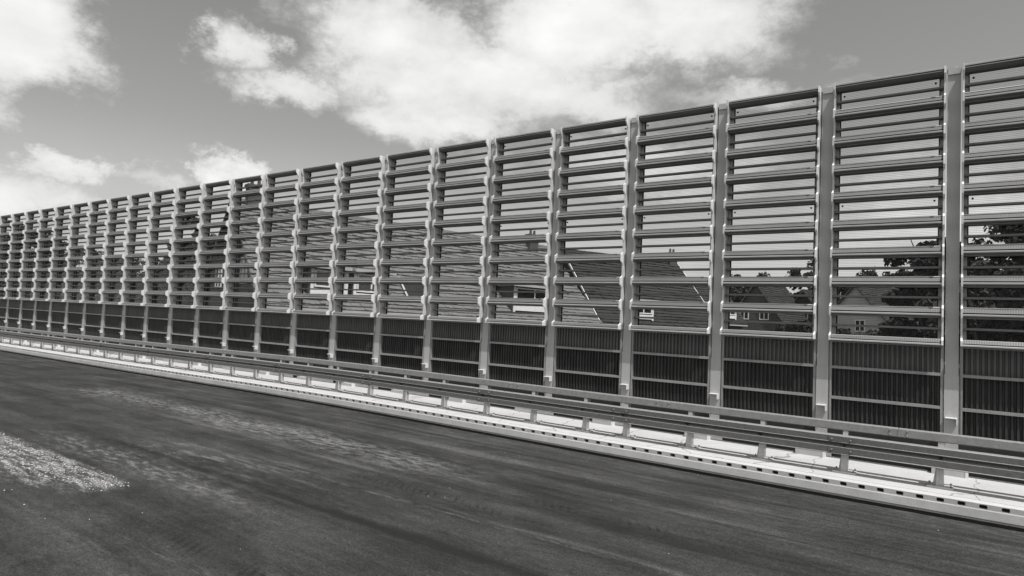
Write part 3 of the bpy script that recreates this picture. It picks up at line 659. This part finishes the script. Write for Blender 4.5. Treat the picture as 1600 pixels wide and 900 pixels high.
# ------------------------------------------------------------------ trees
def tree(name, label, x, y, top, rx, rz, seed, leafm='leaf', zg=-8.0, n=5200, ls=.26, base=None):
    rn = np.random.default_rng(seed)
    root = tag(link(name, None, None, (x, y, zg)), label, 'tree', 'trees behind the barrier')
    Ht = top - zg; cz = Ht - rz
    tr_ = MB(); r0 = .02 * Ht + .08
    pts = [Vector((0, 0, 0))]
    for k in range(1, 6): pts.append(Vector((rn.normal(0, .12) * k * .5, rn.normal(0, .12) * k * .5, (cz + rz * .4) * k / 5)))
    for k in range(5): tr_.cyl(pts[k], pts[k + 1], r0 * (1 - k * .17), r0 * (1 - (k + 1) * .17), 8)
    for k in range(8):
        a = rn.uniform(0, 6.28); s = pts[2].lerp(pts[5], rn.uniform(.1, .9)); e = s + Vector((math.cos(a) * rx * .65, math.sin(a) * rx * .65, rz * rn.uniform(.2, .7)))
        mid_ = s.lerp(e, .5) + Vector((0, 0, -.15)); tr_.cyl(s, mid_, r0 * .32, r0 * .2, 6); tr_.cyl(mid_, e, r0 * .2, r0 * .07, 6)
    link('trunk', tr_.mesh('trunk', 'bark'), root)
    nc = 70; cl = []
    for k in range(nc):
        dv = rn.normal(size=3); dv /= np.linalg.norm(dv); q = rn.uniform(.35, 1.0) ** .6
        wz = 1.0 if dv[2] > 0 else .95
        cl.append((dv[0] * rx * q, dv[1] * rx * q, cz + dv[2] * rz * q * wz - (0 if dv[2] > 0 else .3), rn.uniform(.16, .34) * rx * (1.12 - .35 * q)))
    cl = np.array(cl); idx = rn.integers(0, nc, n)
    off = rn.normal(size=(n, 3)); off /= np.linalg.norm(off, axis=1)[:, None]; off *= (rn.uniform(0, 1, n) ** .45)[:, None]
    P = cl[idx, :3] + off * cl[idx, 3][:, None] * np.array([1, 1, .72])
    nrm = off * .6 + rn.normal(size=(n, 3)) * .6 + np.array([0, 0, .35]); nrm /= np.linalg.norm(nrm, axis=1)[:, None]
    t1 = np.cross(nrm, rn.normal(size=(n, 3))); t1 /= np.linalg.norm(t1, axis=1)[:, None]; t2 = np.cross(nrm, t1)
    s = (ls * rn.uniform(.55, 1.25, n))[:, None]
    V = np.stack([P - t1 * s, P - t2 * s * .55, P + t1 * s, P + t2 * s * .55], 1).reshape(-1, 3)
    me = bpy.data.meshes.new('crown'); me.vertices.add(4 * n); me.vertices.foreach_set('co', V.ravel())
    me.loops.add(4 * n); me.loops.foreach_set('vertex_index', np.arange(4 * n, dtype=np.int32))
    me.polygons.add(n); me.polygons.foreach_set('loop_start', np.arange(0, 4 * n, 4, dtype=np.int32))
    me.materials.append(MT[leafm]); me.update(calc_edges=True); me.validate()
    link('crown', me, root)
T_ = [
 (-58.7, 19.0, 8.6, 3.6, 5.0, 'bushy tree just left of the long terraced house', 'leaf2'), (-65.5, 21.0, 6.4, 3.6, 4.5, 'lower tree left of the bushy tree', 'leaf'),
 (-82.0, 22.0, 6.0, 4.5, 5.0, 'mid height tree seen through the far louvres', 'leaf2'), (-103., 26.0, 7.4, 5.5, 6.0, 'wide far tree near the left end of the barrier', 'leaf'),
 (-96.0, 17.0, 10.4, 4.6, 6.5, 'tall tree at the left end of the barrier', 'leaf'), (-52.0, 14.0, 3.9, 3.8, 4.6, 'low dark tree beside the gable end of the long house', 'leaf'),
 (-61.0, 14.0, 3.7, 4.0, 4.6, 'low round tree behind the far louvres', 'leaf'), (-70.0, 14.5, 3.4, 4.2, 4.6, 'squat tree in the row of low trees at left', 'leaf'),
 (-80.0, 14.0, 4.0, 4.4, 5.0, 'dense low tree toward the left end', 'leaf'), (-46.0, 11.0, 2.9, 3.2, 4.2, 'small tree in front of the gable end', 'leaf'),
 (-92.0, 14.5, 4.6, 4.5, 5.0, 'broad low tree at far left', 'leaf2'), (-118., 20.0, 8.0, 6, 6.5, 'leftmost far tree behind the barrier', 'leaf'),
 (3.6, 37.5, 9.2, 4.6, 6.8, 'tallest dark tree at the right edge', 'leaf'), (.2, 36.0, 7.7, 3.4, 6.0, 'dark tree right of the first post', 'leaf'),
 (-1.2, 40.5, 7.8, 3.2, 5.8, 'dark tree left of the first post', 'leaf'), (6.5, 36.0, 8.2, 3.8, 6, 'dark tree beyond the right edge', 'leaf'),
 (-.7, 33.0, 5.4, 2.5, 5.6, 'lower tree under the dark tree', 'leaf'), (-4.2, 35.0, 1.7, 2.0, 4.6, 'bush tree in front of the pale gable', 'leaf2'),
 (1.0, 30.0, 5.2, 3.0, 5.8, 'near tree with pale leaves right of the first post', 'leaf2'), (4.4, 30.5, 6.4, 3.6, 6.4, 'near dark tree at the right edge', 'leaf'),
 (-12.0, 92.0, 11.0, 5.4, 7.5, 'far tree above the pale gable roof', 'leaf'), (-18.2, 92.0, 11.8, 5.0, 7.5, 'far tree right of the brick gable', 'leaf'),
 (-26.4, 93.0, 10.4, 5.4, 6.8, 'far tree above the brick gable', 'leaf2'), (-5.5, 90.0, 10.4, 5.4, 7.5, 'far tree behind the dark trees', 'leaf'),
 (-1.0, 84.0, 10.2, 4.2, 6.5, 'far tree hidden among the dark trees at right', 'leaf'), (-31., 92, 9.6, 4.5, 6, 'far tree behind the small dark roofed house', 'leaf'),
 (-11.2, 48.0, 1.6, 2.4, 4.2, 'low garden tree below the dark gable', 'leaf'), (-14.6, 52.0, .6, 2.0, 4.0, 'low garden tree below the brick gable', 'leaf'),
 (-8.0, 44.0, 1.2, 2.4, 4.2, 'garden tree below the pale gable', 'leaf'),
]
for k, (x, y, tp, rx, rz, lb, lm) in enumerate(T_): tree('garden_tree', lb, x, y, tp, rx, rz, 40 + k, lm, n=15000 if y < 45 else 9000, ls=.22 if y < 45 else .30)

# far wood that closes the horizon
rn = np.random.default_rng(3); n = 30000
ang = rn.uniform(rad(-100), rad(60), n); dist = rn.uniform(190, 300, n)
wave = 4.5 + 2.2 * np.sin(ang * 9) + 1.5 * np.sin(ang * 23 + 1) + rn.normal(0, .6, n)
P = np.stack([np.sin(ang) * dist, np.cos(ang) * dist, -8 + rn.uniform(0, 1, n) ** .7 * (wave + 8.5)], 1)
t1 = rn.normal(size=(n, 3)); t1 /= np.linalg.norm(t1, axis=1)[:, None]; t2 = np.cross(t1, rn.normal(size=(n, 3))); t2 /= np.linalg.norm(t2, axis=1)[:, None]
s = rn.uniform(.8, 2.0, n)[:, None]
V = np.stack([P - t1 * s, P - t2 * s * .6, P + t1 * s, P + t2 * s * .6], 1).reshape(-1, 3)
me = bpy.data.meshes.new('far_wood'); me.from_pydata(V.tolist(), [], np.arange(4 * n).reshape(-1, 4).tolist()); me.materials.append(MT['leaf'])
tag(link('far_wood', me), 'far off dark wood along the horizon', 'wood', kind='stuff')
